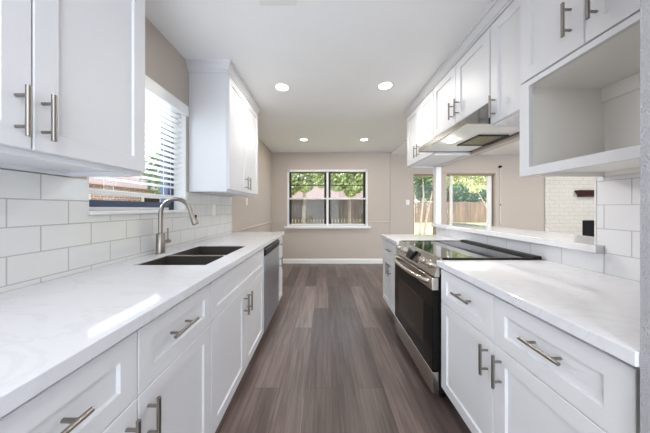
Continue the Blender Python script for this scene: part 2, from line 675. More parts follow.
# ------------------------------------------------------------------ back window
w = struct_root('window_1', (0.065, YB, 0.8))
y0, y1 = YB + 0.05, YB + 0.11
bm = new_bm()
t = 0.008
x0, x1, z0, z1 = BW
box(bm, x0 - 0.028, x0 + t, YB - 0.012, YB + 0.13, z0, z1 + 0.028, 0.003)
box(bm, x1 - t, x1 + 0.028, YB - 0.012, YB + 0.13, z0, z1 + 0.028, 0.003)
box(bm, x0 - 0.028, x1 + 0.028, YB - 0.012, YB + 0.13, z1 - 0.012, z1 + 0.03, 0.003)
struct('frame', bm, M['white'], w)
struct('mullion', box(new_bm(), 0.042, 0.092, YB + 0.02, YB + 0.13, z0, z1, 0.003), M['white'], w)
struct('sill', box(new_bm(), x0 - 0.09, x1 + 0.09, YB - 0.065, YB + 0.13, z0 - 0.045, z0 + 0.003, 0.006), M['white'], w)
ZM = 1.465
for pa, pb in ((x0 + t, 0.042), (0.092, x1 - t)):
    bm = new_bm()
    for q in (pa, pb - 0.048):
        box(bm, q, q + 0.048, y0 + 0.02, y1 + 0.02, z0 + 0.05, z1 - 0.013)
    box(bm, pa + 0.048, pb - 0.048, y0 + 0.03, y1 + 0.02, z1 - 0.035, z1 - 0.013)
    struct('sash_track', bm, M['black_frame'], w)
    bm = box(new_bm(), pa, pb, y0 - 0.01, y1 + 0.01, ZM - 0.018, ZM + 0.018, 0.003)
    struct('meeting_rail', bm, M['white'], w)
    bm = box(new_bm(), pa, pb, y0 - 0.01, y1 + 0.01, z0 + 0.003, z0 + 0.052, 0.004)
    struct('bottom_rail', bm, M['alu'], w)
    struct('glazing_bar', box(new_bm(), pa + 0.048, pb - 0.048, y0 + 0.035, y0 + 0.05, 1.765, 1.783), M['black_frame'], w)
    struct('pane', box(new_bm(), pa + 0.048, pb - 0.048, y0 + 0.055, y0 + 0.059, z0 + 0.052, z1 - 0.035), M['glass'], w)
    struct('screen', box(new_bm(), pa + 0.048, pb - 0.048, y0 + 0.078, y0 + 0.080, z0 + 0.052, ZM - 0.018), M['screen'], w)

# ------------------------------------------------------------------ glazed doors in the back wall
d = struct_root('door_1', (2.27, YB, 0.02))
x0, x1, z0, z1 = SD
bm = new_bm()
box(bm, x0, x0 + 0.018, YB + 0.02, YB + 0.12, z0, z1)
box(bm, x1 - 0.03, x1, YB + 0.02, YB + 0.12, z0, z1)
box(bm, x0, x1, YB + 0.02, YB + 0.12, z1 - 0.045, z1)
box(bm, x0, x1, YB + 0.02, YB + 0.12, z0, z0 + 0.06)
struct('frame', bm, M['bronze'], d)
struct('pane', box(new_bm(), x0 + 0.018, x1 - 0.03, YB + 0.07, YB + 0.075, z0 + 0.06, z1 - 0.045), M['glass'], d)

d = struct_root('door_2', (3.3, YB, 0.02))
x0, x1, z0, z1 = SL
bm = new_bm()
box(bm, x0, x1, YB + 0.01, YB + 0.14, z1 - 0.04, z1)
box(bm, x0, x1, YB + 0.01, YB + 0.14, z0, z0 + 0.03)
box(bm, x1 - 0.03, x1 - 0.012, YB + 0.03, YB + 0.14, z0, z1)
struct('track_frame', bm, M['bronze'], d)
bm = new_bm()
box(bm, x1 - 0.0115, x1 - 0.0005, YB + 0.0, YB + 0.14, z0, z1 - 0.0405)
box(bm, x1, x1 + 0.07, YB - 0.014, YB + 0.01, z0, z1 + 0.045, 0.003)
box(bm, x0 - 0.07, x1, YB - 0.014, YB + 0.01, z1, z1 + 0.045, 0.003)
struct('casing', bm, M['wall'], d)
bm = new_bm()
box(bm, x0 + 0.105, x0 + 0.165, YB + 0.05, YB + 0.09, z0 + 0.03, z1 - 0.04, 0.003)
box(bm, x1 - 0.125, x1 - 0.035, YB + 0.05, YB + 0.09, z0 + 0.03, z1 - 0.04, 0.003)
box(bm, x0 + 0.165, x1 - 0.125, YB + 0.05, YB + 0.09, z0 + 0.03, z0 + 0.11, 0.003)
struct('door_leaf', bm, M['white'], d)
struct('pane', box(new_bm(), x0 + 0.165, x1 - 0.125, YB + 0.068, YB + 0.073, z0 + 0.11, z1 - 0.04), M['glass'], d)
struct('fixed_pane', box(new_bm(), x0, x0 + 0.105, YB + 0.10, YB + 0.105, z0 + 0.03, z1 - 0.04), M['glass'], d)
bm = box(new_bm(), x1 - 0.115, x1 - 0.085, YB + 0.02, YB + 0.05, 0.98, 1.22, 0.008, 2)
struct('door_handle', bm, M['white'], d)

# ------------------------------------------------------------------ kitchen side window with sash and blind
w = struct_root('window_2', (XL - 0.1, (WY0 + WY1) / 2, WZ0))
bm = new_bm()
struct('sill', box(new_bm(), XL - 0.14, XL + 0.022, WY0 - 0.0, WY1 + 0.0, WZ0 + 0.001, WZ0 + 0.022, 0.004), M['white'], w)
zs = WZ0 + 0.022
bm = new_bm()
box(bm, XL - 0.10, XL - 0.0005, WY1 - 0.010, WY1 - 0.0005, zs, WZ1 - 0.0005)
box(bm, XL - 0.10, XL - 0.0005, WY0 + 0.0005, WY0 + 0.010, zs, WZ1 - 0.0005)
box(bm, XL - 0.10, XL - 0.0005, WY0 + 0.010, WY1 - 0.010, WZ1 - 0.012, WZ1 - 0.0005)
struct('reveal', bm, M['white'], w)
bm = new_bm()
xa, xb_ = XL - 0.165, XL - 0.105
box(bm, xa, xb_, WY0 + 0.001, WY0 + 0.05, zs, WZ1 - 0.001)
box(bm, xa, xb_, WY1 - 0.075, WY1 - 0.001, zs, WZ1 - 0.001)
box(bm, xa, xb_, WY0 + 0.05, WY1 - 0.075, zs + 0.022, zs + 0.062)
box(bm, xa, xb_, WY0 + 0.05, WY1 - 0.075, WZ1 - 0.06, WZ1 - 0.001)
struct('frame', bm, M['dark_frame'], w)
struct('sash_foot', box(new_bm(), XL - 0.15, XL - 0.095, WY0 + 0.05, WY1 - 0.075, zs, zs + 0.021, 0.003), M['alu'], w)
struct('pane', box(new_bm(), XL - 0.138, XL - 0.134, WY0 + 0.05, WY1 - 0.075, zs + 0.062, WZ1 - 0.06), M['glass'], w)

bl = thing('window_blind', 'white horizontal slat blind lowered in the window above the sink', 'blind', (XL - 0.05, (WY0 + WY1) / 2, 1.32))
obj('valance', box(new_bm(), XL - 0.012, XL + 0.022, WY0 + 0.004, WY1 + 0.004, 2.028, 2.112, 0.004), M['blind'], bl)
obj('head_rail', box(new_bm(), XL - 0.085, XL - 0.02, WY0 + 0.016, WY1 - 0.016, 2.045, 2.095, 0.003), M['blind'], bl)
bm = new_bm()
zz = 2.005
while zz > 1.385:
    c, s = math.cos(R(10)), math.sin(R(10))
    hw = 0.025
    prof = [(XL - 0.05 - hw * c, zz - hw * s), (XL - 0.05, zz + 0.002), (XL - 0.05 + hw * c, zz + hw * s), (XL - 0.05 + hw * c, zz + hw * s + 0.003), (XL - 0.05, zz + 0.005), (XL - 0.05 - hw * c, zz - hw * s + 0.003)]
    prism_y(bm, prof, WY0 + 0.018, WY1 - 0.018)
    zz -= 0.0425
obj('slats', bm, M['blind'], bl)
obj('bottom_rail', box(new_bm(), XL - 0.076, XL - 0.024, WY0 + 0.018, WY1 - 0.018, 1.318, 1.345, 0.004), M['blind'], bl)
for yy in (WY0 + 0.16, WY1 - 0.16):
    for xx in (XL - 0.077, XL - 0.022):
        obj('ladder_cord', tube(new_bm(), [(xx, yy, 1.345), (xx, yy, 2.045)], 0.0012, 6), M['blind'], bl)

# ------------------------------------------------------------------ tile backsplashes
TT = 0.009
bm = pierced('X', XL, XL + TT, [-0.4, WY0, WY1, 2.79], [0.932, WZ0, WZ1, 1.384],
             [(WY0, WY1, WZ0, WZ1), (WY0, WY1, WZ0, 3)])
bm.free()
bm = new_bm()
box(bm, XL + 0.0005, XL + TT, -0.4, WY0, 0.933, 1.384)
box(bm, XL + 0.0005, XL + TT, WY0, WY1, 0.933, WZ0)
box(bm, XL + 0.0005, XL + TT, WY1, 2.79, 0.933, 1.384)
tag(obj('tile_backsplash', bm, M['tile_left']), 'glossy white subway tile backsplash behind the sink and faucet', 'backsplash')
bm = new_bm()
box(bm, XP - TT, XP - 0.0005, 1.111, 2.80, 0.912, 1.012)
box(bm, XP - TT, XP - 0.0005, 0.505, 1.111, 0.912, 1.40)
box(bm, XP - TT, XP - 0.0005, 1.111, 1.146, 1.0525, 1.40)
tag(obj('tile_backsplash', bm, M['tile_right']), 'white subway tile backsplash beside and under the raised bar ledge', 'backsplash')
tag(obj('edge_trim', box(new_bm(), XP - 0.012, XP + 0.10, 1.1462, 1.152, 1.052, 1.399), M['white']), 'thin white trim strip down the open end of the right tile wall', 'trim')

# ------------------------------------------------------------------ cabinets
GAP = 0.0015


def base_body(root, xw, xf, n, y0, y1, zb, zt, toe=0.065, mid=None):
    """open-topped carcass: two side panels with a toe notch, bottom, back, face frame, toe board"""
    bm = new_bm()
    xt = xf - n * toe
    for a, b in ((y0, y0 + 0.018), (y1 - 0.018, y1)):
        prism_y(bm, [(xw, 0.0), (xt, 0.0), (xt, zb), (xf, zb), (xf, zt), (xw, zt)], a, b)
    lo, hi = sorted((xw, xf))
    box(bm, lo, hi, y0 + 0.018, y1 - 0.018, zb, zb + 0.018)
    a, b = sorted((xw, xw + n * 0.012))
    box(bm, a, b, y0 + 0.018, y1 - 0.018, zb + 0.018, zt)
    a, b = sorted((xt, xt - n * 0.015))
    box(bm, a, b, y0 + 0.018, y1 - 0.018, 0.0, zb)
    a, b = sorted((xf - n * 0.018, xf))
    box(bm, a, b, y0 + 0.018, y0 + 0.035, zb + 0.018, zt)
    box(bm, a, b, y1 - 0.035, y1 - 0.018, zb + 0.018, zt)
    box(bm, a, b, y0 + 0.035, y1 - 0.035, zt - 0.03, zt)
    if mid:
        box(bm, a, b, mid - 0.02, mid + 0.02, zb + 0.018, zt - 0.03)
    return obj('body', bm, M['cab'], root)


def front(root, name, xf, n, y0, y1, z0, z1, handle=None, rail=0.06, g=GAP):
    o = obj(name, shaker(new_bm(), xf, n, y0 + g, y1 - g, z0 + g, z1 - g, rail=rail), M['cab'], root)
    if handle:
        y, z, v = handle
        obj('handle', pull(new_bm(), xf, n, y, z, v), M['nickel'], o, True)
    return o


# left run -----------------------------------------------------------
LX, LF, LZB, LZT = XL + 0.002, -0.555, 0.10, 0.893     # back, door face, cabinet bottom, carcass top
LBF = LF - 0.02
DRB, DRT = 0.679, 0.878
b = thing('base_cabinet', 'white two-drawer shaker base cabinet nearest on the left, under the worktop', 'cabinet', (-0.85, 0.655, 0))
base_body(b, LX, LBF - 0.0005, 1, 0.230, 1.077, LZB - 0.004, LZT, mid=0.655)
front(b, 'drawer', LF, 1, 0.232, 0.655, DRB, DRT, (0.425, 0.790, False), 0.055)
front(b, 'drawer', LF, 1, 0.655, 1.077, DRB, DRT, (0.838, 0.790, False), 0.055)
front(b, 'door', LF, 1, 0.232, 0.655, LZB, DRB, (0.616, 0.578, True))
front(b, 'door', LF, 1, 0.655, 1.077, LZB, DRB, (0.692, 0.578, True))
b = thing('base_cabinet', 'white two-door sink base cabinet with a plain drawer front, left of the dishwasher', 'cabinet', (-0.85, 1.545, 0))
base_body(b, LX, LBF - 0.0005, 1, 1.079, 2.018, LZB - 0.004, LZT)
front(b, 'drawer_front', LF, 1, 1.079, 2.018, DRB, DRT, None, 0.055)
front(b, 'door', LF, 1, 1.079, 1.5475, LZB, DRB, (1.514, 0.578, True))
front(b, 'door', LF, 1, 1.5475, 2.018, LZB, DRB, (1.582, 0.578, True))
b = thing('base_cabinet', 'slim white base cabinet at the far end of the left run, past the dishwasher', 'cabinet', (-0.85, 2.78, 0))
base_body(b, LX, LBF - 0.0005, 1, 2.655, 2.905, LZB - 0.004, LZT)
front(b, 'drawer', LF, 1, 2.657, 2.903, DRB, DRT, (2.78, 0.790, False), 0.045)
front(b, 'door', LF, 1, 2.657, 2.903, LZB, DRB, (2.705, 0.578, True))

# dishwasher
dw = thing('dishwasher', 'stainless steel dishwasher with a black top band in the left run', 'dishwasher', (-0.85, 2.335, 0))
da, db = 2.028, 2.647
obj('tub', box(new_bm(), LX + 0.02, LBF - 0.003, da - 0.003, db + 0.003, 0.10, LZT - 0.004), M['black'], dw)
obj('door_panel', box(new_bm(), LBF - 0.003, LF + 0.006, da, db, 0.095, 0.797, 0.004, 2), M['steel_dark'], dw)
bm = prism_y(new_bm(), [(LBF - 0.003, 0.798), (LF - 0.004, 0.798), (LF + 0.012, 0.810), (LF + 0.014, 0.850), (LF - 0.002, 0.872), (LBF - 0.003, 0.872)], da, db)
obj('control_band', bm, M['black'], dw)
obj('toe_panel', box(new_bm(), -0.66, -0.64, da, db, 0.0, 0.10), M['black'], dw)

# left worktop with the sink cut-out
SX0, SX1, SY0, SY1 = -1.05, -0.65, 1.20, 1.838
WTX1 = -0.53
bm = pierced('Z', 0.8955, 0.932, [XL + 0.001, SX0, SX1, WTX1], [-0.3, SY0, SY1, 2.925], [(SX0, SX1, SY0, SY1)])
bmesh.ops.recalc_face_normals(bm, faces=list(bm.faces))
es = [e for e in bm.edges if len(e.link_faces) == 2 and e.calc_face_angle(0) > 1]
bmesh.ops.bevel(bm, geom=es, offset=0.0025, segments=2, affect='EDGES', profile=0.5)
tag(obj('worktop', bm, M['quartz']), 'long white quartz worktop with the sink cut-out on the left', 'worktop')

# sink
sk = thing('sink', 'dark double-bowl undermount sink set in the left worktop', 'sink', (-0.85, 1.52, 0.69))


def basin(y0, y1, zd, zr=0.924):
    bm = new_bm()
    x0, x1 = SX0 + 0.0055, SX1 - 0.0055
    rings = []
    for ins, z in ((-0.004, 0.86), (-0.004, zr), (0.004, zr), (0.009, 0.86), (0.024, zd + 0.03), (0.05, zd + 0.006), (0.09, zd)):
        rings.append([bm.verts.new(p) for p in ((x0 + ins, y0 + ins, z), (x1 - ins, y0 + ins, z), (x1 - ins, y1 - ins, z), (x0 + ins, y1 - ins, z))])
    for a, b_ in zip(rings, rings[1:]):
        for k in range(4):
            bm.faces.new((a[k], a[(k + 1) % 4], b_[(k + 1) % 4], b_[k]))
    bm.faces.new(rings[-1])
    low = [bm.verts.new((p[0], p[1], zd - 0.012)) for p in ((x0 - 0.004, y0 - 0.004), (x1 + 0.004, y0 - 0.004), (x1 + 0.004, y1 + 0.004), (x0 - 0.004, y1 + 0.004))]
    for k in range(4):
        bm.faces.new((rings[0][k], rings[0][(k + 1) % 4], low[(k + 1) % 4], low[k]))
    bm.faces.new(low)
    bs = obj('basin', bm, M['sink'], sk)
    c = ((x0 + x1) / 2, (y0 + y1) / 2, zd + 0.0005)
    obj('drain', lathe(new_bm(), [(0.0, 0.0), (0.05, 0.0), (0.055, 0.004), (0.04, 0.006), (0.0, 0.004)][1:4], c), M['nickel'], bs, True)


basin(SY0 + 0.0055, 1.455, 0.72, 0.924)
basin(1.465, SY1 - 0.0055, 0.74, 0.924)
obj('divider', box(new_bm(), SX0 + 0.006, SX1 - 0.006, 1.445, 1.475, 0.9245, 0.9285, 0.0015, 2), M['nickel'], sk)

# faucet
fx, fy, fz = -1.118, 1.500, 0.932
fc = thing('faucet', 'brushed nickel gooseneck pull-down faucet behind the sink', 'faucet', (fx, fy, fz))
obj('body', lathe(new_bm(), [(0.030, 0.0), (0.030, 0.006), (0.0265, 0.010), (0.0255, 0.135), (0.022, 0.140), (0.0135, 0.142)], (fx, fy, fz)), M['nickel'], fc, True)
rad = 0.104
zc = fz + 0.268
pts = [(fx, fy, fz + 0.14), (fx, fy, zc)]
for k in range(1, 17):
    a = math.pi - k * R(170) / 16
    pts.append((fx + rad + rad * math.cos(a), fy, zc + rad * math.sin(a)))
end = Vector(pts[-1])
dirv = (Vector(pts[-1]) - Vector(pts[-2])).normalized()
pts.append(tuple(end + dirv * 0.012))
obj('spout', tube(new_bm(), pts, 0.0135, 16), M['nickel'], fc, True)
p0 = end + dirv * 0.008
dv = (dirv + Vector((0.13, 0, 0))).normalized()
sp = [p0 + dv * q for q in (0, 0.004, 0.02, 0.065, 0.082, 0.086)]
sh = obj('spray_head', tube(new_bm(), sp, 0.016, 18, radii=[0.014, 0.0165, 0.017, 0.021, 0.021, 0.017]), M['nickel'], fc, True)
q = p0 + dv * 0.035 + Vector((0.019, 0, 0.004))
obj('spray_button', box(new_bm(), q.x - 0.004, q.x + 0.004, q.y - 0.006, q.y + 0.006, q.z - 0.016, q.z + 0.016, 0.002), M['black'], sh)
lv = obj('handle', tube(new_bm(), [(fx, fy + 0.02, fz + 0.075), (fx, fy + 0.083, fz + 0.075), (fx, fy + 0.089, fz + 0.075)], 0.014, 16, radii=[0.0145, 0.0145, 0.011]), M['nickel'], fc, True)
obj('lever', tube(new_bm(), [(fx, fy + 0.070, fz + 0.078), (fx - 0.002, fy + 0.073, fz + 0.115), (fx - 0.006, fy + 0.078, fz + 0.168)], 0.005, 10, radii=[0.006, 0.005, 0.0055]), M['nickel'], lv, True)

# outlet plates on the left
o = thing('outlet', 'white outlet plate set in the left tile under the far upper cabinet', 'outlet', (XL + TT, 2.33, 1.16))
obj('plate', box(new_bm(), XL + TT, XL + TT + 0.006, 2.295, 2.367, 1.165, 1.280, 0.002), M['plate'], o)
obj('sockets', box(new_bm(), XL + TT + 0.006, XL + TT + 0.008, 2.312, 2.350, 1.185, 1.260, 0.001), M['white'], o)
o = thing('outlet', 'small white plate on the beige left wall beyond the tile', 'outlet', (XL, 3.36, 1.29))
obj('plate', box(new_bm(), XL + 0.0005, XL + 0.006, 3.31, 3.38, 1.29, 1.40, 0.002), M['plate'], o)
obj('toggle', box(new_bm(), XL + 0.006, XL + 0.012, 3.34, 3.35, 1.335, 1.355, 0.001), M['white'], o)

# ------------------------------------------------------------------ crown profile swept with mitres
def crown(bm, path, z, closed=False):
    """path: XY points with the outward side on the right-hand side of travel"""
    prof = [(0.0, -0.085), (0.010, -0.085), (0.010, -0.068), (0.016, -0.068), (0.021, -0.054), (0.032, -0.036), (0.038, -0.030), (0.038, -0.022), (0.048, -0.022), (0.048, -0.0005), (0.0, -0.0005)]
    P = [Vector((a, b)) for a, b in path]
    rows = []
    for i, p in enumerate(P):
        ds = []
        if i > 0:
            ds.append((P[i] - P[i - 1]).normalized())
        if i < len(P) - 1:
            ds.append((P[i + 1] - P[i]).normalized())
        ns = [Vector((d_.y, -d_.x)) for d_ in ds]
        if len(ns) == 2:
            m = (ns[0] + ns[1]).normalized()
            m = m / m.dot(ns[0])
        else:
            m = ns[0]
        rows.append([bm.verts.new((p.x + m.x * o_, p.y + m.y * o_, z + dz)) for o_, dz in prof])
    n = len(prof)
    for a, b_ in zip(rows, rows[1:]):
        for k in range(n):
            bm.faces.new((a[k], a[(k + 1) % n], b_[(k + 1) % n], b_[k]))
    bm.faces.new(rows[0])
    bm.faces.new(rows[-1])
    return bm


# ------------------------------------------------------------------ upper cabinets, left
UF, UZB, UZT = -0.83, 1.388, 2.428


def upper_body(root, xw, xf, n, y0, y1, z0, z1, light_rail=0.0):
    bm = new_bm()
    lo, hi = sorted((xw, xf))
    for a, b_ in ((y0, y0 + 0.016), (y1 - 0.016, y1)):
        box(bm, lo, hi, a, b_, z0, z1)
    a0, a1 = sorted((xw, xw + n * 0.01))
    box(bm, a0, a1, y0 + 0.016, y1 - 0.016, z0, z1)
    box(bm, lo, hi, y0 + 0.016, y1 - 0.016, z1 - 0.016, z1)
    i0, i1 = sorted((xw + n * 0.01, xf))
    box(bm, i0, i1, y0 + 0.016, y1 - 0.016, z0 + 0.018, z0 + 0.034)
    f0, f1 = sorted((xf, xf - n * 0.018))
    box(bm, f0, f1, y0 + 0.016, y1 - 0.016, z0, z0 + 0.018)
    ym = (y0 + y1) / 2
    box(bm, f0, f1, ym - 0.018, ym + 0.018, z0 + 0.034, z1 - 0.016)
    return obj('body', bm, M['cab'], root)


c = thing('upper_cabinet', 'large white upper cabinet nearest on the left, beside the window', 'cabinet', (-1.0, 0.626, UZB))
upper_body(c, XL + 0.002, UF - 0.021, 1, 0.228, 1.024, UZB, UZT)
front(c, 'door', UF, 1, 0.230, 0.626, UZB + 0.018, 2.405, (0.592, UZB + 0.115, True))
front(c, 'door', UF, 1, 0.626, 1.022, UZB + 0.018, 2.405, (0.648, UZB + 0.118, True))
obj('crown_molding', crown(new_bm(), [(UF - 0.02, 0.228), (UF - 0.02, 1.024), (XL + 0.002, 1.024)], CEIL), M['cab'], c)
c = thing('upper_cabinet', 'white two-door upper cabinet on the left wall past the window', 'cabinet', (-1.0, 2.336, UZB))
upper_body(c, XL + 0.002, UF - 0.021, 1, 1.918, 2.754, UZB, UZT)
front(c, 'door', UF, 1, 1.920, 2.336, UZB + 0.018, 2.405, (2.298, UZB + 0.115, True))
front(c, 'door', UF, 1, 2.336, 2.752, UZB + 0.018, 2.405, (2.374, UZB + 0.115, True))
obj('crown_molding', crown(new_bm(), [(XL + 0.002, 1.918), (UF - 0.02, 1.918), (UF - 0.02, 2.754), (XL + 0.002, 2.754)], CEIL), M['cab'], c)

# ------------------------------------------------------------------ right run
RF, RZB = 0.739, 0.11
RBF = RF + 0.02
RXW = XP - 0.012
RZT = 0.874
RDB, RDT = 0.651, 0.858
b = thing('base_cabinet', 'white two-drawer shaker base cabinet on the right, in front of the range', 'cabinet', (1.05, 0.96, 0))
base_body(b, RXW, RBF + 0.0005, -1, 0.521, 1.3985, RZB - 0.004, RZT, mid=0.963)
front(b, 'drawer', RF, -1, 0.523, 0.963, RDB, RDT, (0.731, 0.770, False), 0.058)
front(b, 'drawer', RF, -1, 0.963, 1.3965, RDB, RDT, (1.157, 0.770, False), 0.058)
front(b, 'door', RF, -1, 0.523, 0.963, RZB, RDB, (0.921, 0.556, True))
front(b, 'door', RF, -1, 0.963, 1.3965, RZB, RDB, (0.997, 0.556, True))
b = thing('base_cabinet', 'small white base cabinet at the far end on the right, past the range', 'cabinet', (1.05, 2.49, 0))
base_body(b, RXW, RBF + 0.0005, -1, 2.180, 2.792, RZB - 0.004, RZT)
front(b, 'drawer', RF, -1, 2.182, 2.790, RDB, RDT, (2.474, 0.770, False), 0.055)
front(b, 'door', RF, -1, 2.182, 2.486, RZB, RDB, (2.450, 0.556, True))
front(b, 'door', RF, -1, 2.486, 2.790, RZB, RDB, (2.522, 0.556, True))

RCX = 0.714
tag(obj('worktop', box(new_bm(), RCX, XP - TT - 0.001, 0.505, 1.400, 0.8755, 0.911, 0.0015, 2), M['quartz']), 'white quartz worktop on the near right, in front of the range', 'worktop')
tag(obj('worktop', box(new_bm(), RCX, XP - TT - 0.001, 2.176, 2.80, 0.8755, 0.911, 0.0025, 2), M['quartz']), 'short white quartz worktop on the far right, behind the range', 'worktop')
tag(obj('bar_top', box(new_bm(), 1.372, 1.80, 1.113, 2.84, 1.0125, 1.052, 0.003, 2), M['quartz']), 'raised white quartz bar ledge along the pass-through behind the range', 'ledge')

# ------------------------------------------------------------------ range
ry0, ry1 = 1.407, 2.169
rg = thing('range', 'slide-in stainless electric range with a black glass cooktop', 'range', (1.05, 1.79, 0))
bm = prism_y(new_bm(), [(1.385, 0.05), (1.385, 0.905), (0.775, 0.905), (0.735, 0.80), (0.735, 0.05)], ry0 + 0.004, ry1 - 0.004)
obj('body', bm, M['black'], rg)
for xx in (0.78, 1.32):
    for yy in (ry0 + 0.05, ry1 - 0.05):
        obj('foot', lathe(new_bm(), [(0.018, 0), (0.018, 0.012), (0.010, 0.016), (0.010, 0.05)], (xx, yy, 0)), M['black'], rg, True)
obj('cooktop', box(new_bm(), 0.752, 1.388, ry0 - 0.004, ry1 + 0.004, 0.9125, 0.921, 0.002), M['black_glass'], rg)
bm = prism_y(new_bm(), [(1.335, 0.9215), (1.342, 0.934), (1.388, 0.934), (1.388, 0.9215)], ry0 + 0.0, ry1 - 0.0)
obj('rear_vent_trim', bm, M['black'], rg)
for a, b_ in ((ry0 - 0.005, ry0 + 0.007), (ry1 - 0.007, ry1 + 0.005)):
    obj('side_trim', box(new_bm(), 0.752, 1.388, a, b_, 0.9214, 0.9245), M['black'], rg)
# slanted control panel
cp = obj('control_panel', prism_y(new_bm(), [(0.706, 0.800), (0.702, 0.812), (0.738, 0.919), (0.752, 0.9225), (0.774, 0.904), (0.734, 0.800)], ry0, ry1), M['range_steel'], rg)
nrm = Vector((-(0.919 - 0.812), 0, (0.738 - 0.702))).normalized()
mid = Vector((0.719, 0, 0.863))


def knob(y):
    bm = new_bm()
    p = Vector((mid.x, y, mid.z))
    tube(bm, [p, p + nrm * 0.006, p + nrm * 0.008, p + nrm * 0.032, p + nrm * 0.036], 0.02, 22, radii=[0.027, 0.027, 0.0225, 0.0205, 0.017])
    k = obj('knob', bm, M['range_steel'], cp, True)
    e = nrm.cross(Vector((0, 1, 0)))
    q = p + nrm * 0.0365
    obj('knob_marker', tube(new_bm(), [q + e * 0.002, q + e * 0.015], 0.0016, 6), M['black'], k)


for y in (1.50, 1.60, 1.985, 2.085):
    knob(y)
e = Vector((0.036, 0, 0.107)).normalized()
pts4 = []
bm = new_bm()
vs = []
for off in (0.0005, 0.004):
    for (yy, s) in ((1.675, -0.042), (1.90, -0.042), (1.90, 0.042), (1.675, 0.042)):
        p = Vector((mid.x, yy, mid.z)) + e * s + nrm * off
        vs.append(bm.verts.new(p))
for k in range(4):
    bm.faces.new((vs[k], vs[(k + 1) % 4], vs[4 + (k + 1) % 4], vs[4 + k]))
bm.faces.new(vs[:4])
bm.faces.new(vs[4:])
obj('display', bm, M['black_glass'], cp)
# oven door
od = obj('oven_door', box(new_bm(), 0.692, 0.733, ry0 + 0.003, ry1 - 0.003, 0.195, 0.712, 0.003), M['oven_glass'], rg)
obj('door_header', box(new_bm(), 0.689, 0.733, ry0 + 0.003, ry1 - 0.003, 0.714, 0.794, 0.004, 2), M['range_steel'], od)
obj('oven_window', box(new_bm(), 0.690, 0.6918, ry0 + 0.13, ry1 - 0.13, 0.30, 0.60), M['oven_window'], od)
pts = []
for k in range(17):
    t_ = k / 16
    bow = math.sin(math.pi * t_) ** 0.55
    pts.append((0.690 - 0.052 * bow, ry0 + 0.035 + t_ * (ry1 - ry0 - 0.07), 0.762))
obj('handle', tube(new_bm(), pts, 0.016, 14), M['range_steel'], od, True)
dr = obj('drawer', box(new_bm(), 0.690, 0.733, ry0 + 0.003, ry1 - 0.003, 0.052, 0.190, 0.004, 2), M['range_steel'], rg)

# ------------------------------------------------------------------ range hood
hd = thing('range_hood', 'stainless under-cabinet range hood with lit underside above the range', 'range hood', (1.2, 1.79, 1.785))
hy0, hy1 = 1.415, 2.145
bm = new_bm()
outer = [(1.418, 1.785), (1.418, 1.918), (1.050, 1.918), (0.915, 1.826), (0.915, 1.785)]
inner = [(1.410, 1.785), (1.410, 1.908), (1.052, 1.908), (0.924, 1.821), (0.924, 1.785)]
# shell: outer skin, end plates, open below
prism = outer + inner[::-1]
prism_y(bm, prism, hy0 + 0.006, hy1 - 0.006)
for a, b_ in ((hy0, hy0 + 0.006), (hy1 - 0.006, hy1)):
    prism_y(bm, outer, a, b_)
obj('canopy', bm, M['steel'], hd)
bm = pierced('Z', 1.797, 1.801, [0.925, 1.165, 1.39, 1.409], [hy0 + 0.007, 1.66, 1.92, hy1 - 0.007], [(1.165, 1.39, 1.66, 1.92)])
up = obj('underside_panel', bm, M['white'], hd)
obj('grease_filter', box(new_bm(), 1.166, 1.389, 1.661, 1.919, 1.790, 1.800, 0.003), M['mesh'], hd)
bm = new_bm()
for a in (1.165, 1.38):
    box(bm, a - 0.006, a + 0.010, 1.654, 1.926, 1.786, 1.796)
for a in (1.660, 1.910):
    box(bm, 1.165, 1.39, a - 0.006, a + 0.010, 1.786, 1.796)
obj('filter_frame', bm, M['black'], hd)
for yy in (1.79,):
    obj('lamp', lathe(new_bm(), [(0.016, -0.010), (0.028, -0.006), (0.034, 0.0), (0.036, 0.009)], (1.03, yy, 1.787)), M['hood_lens'], hd, True)

# ------------------------------------------------------------------ right upper cabinets
RUF = 1.06
RUX = XP - 0.002
c = thing('upper_cabinet', 'white two-door upper cabinet at the far end on the right, past the hood', 'cabinet', (1.25, 2.49, 1.762))
upper_body(c, RUX, RUF + 0.021, -1, 2.150, 2.832, 1.762, UZT)
front(c, 'door', RUF, -1, 2.152, 2.491, 1.775, 2.405, (2.452, 1.888, True))
front(c, 'door', RUF, -1, 2.491, 2.830, 1.775, 2.405, (2.530, 1.888, True))
c = thing('upper_cabinet', 'short white two-door upper cabinet directly above the range hood', 'cabinet', (1.25, 1.78, 1.92))
upper_body(c, RUX, RUF + 0.021, -1, 1.412, 2.148, 1.9195, UZT)
front(c, 'door', RUF, -1, 1.414, 1.780, 1.925, 2.405, (1.742, 2.04, True))
front(c, 'door', RUF, -1, 1.780, 2.146, 1.925, 2.405, (1.818, 2.04, True))
c = thing('upper_cabinet', 'narrow white single-door upper cabinet between the hood and the open niche', 'cabinet', (1.25, 1.27, 1.762))
upper_body(c, RUX, RUF + 0.021, -1, 1.130, 1.410, 1.762, UZT)
front(c, 'door', RUF, -1, 1.132, 1.408, 1.775, 2.405, (1.368, 1.873, True))
tag(obj('crown_molding', crown(new_bm(), [(RUX, 2.8325), (RUF + 0.0195, 2.8325), (RUF + 0.0195, 1.130)], CEIL), M['cab']),
    'white crown molding along the tops of the right upper cabinets', 'molding')

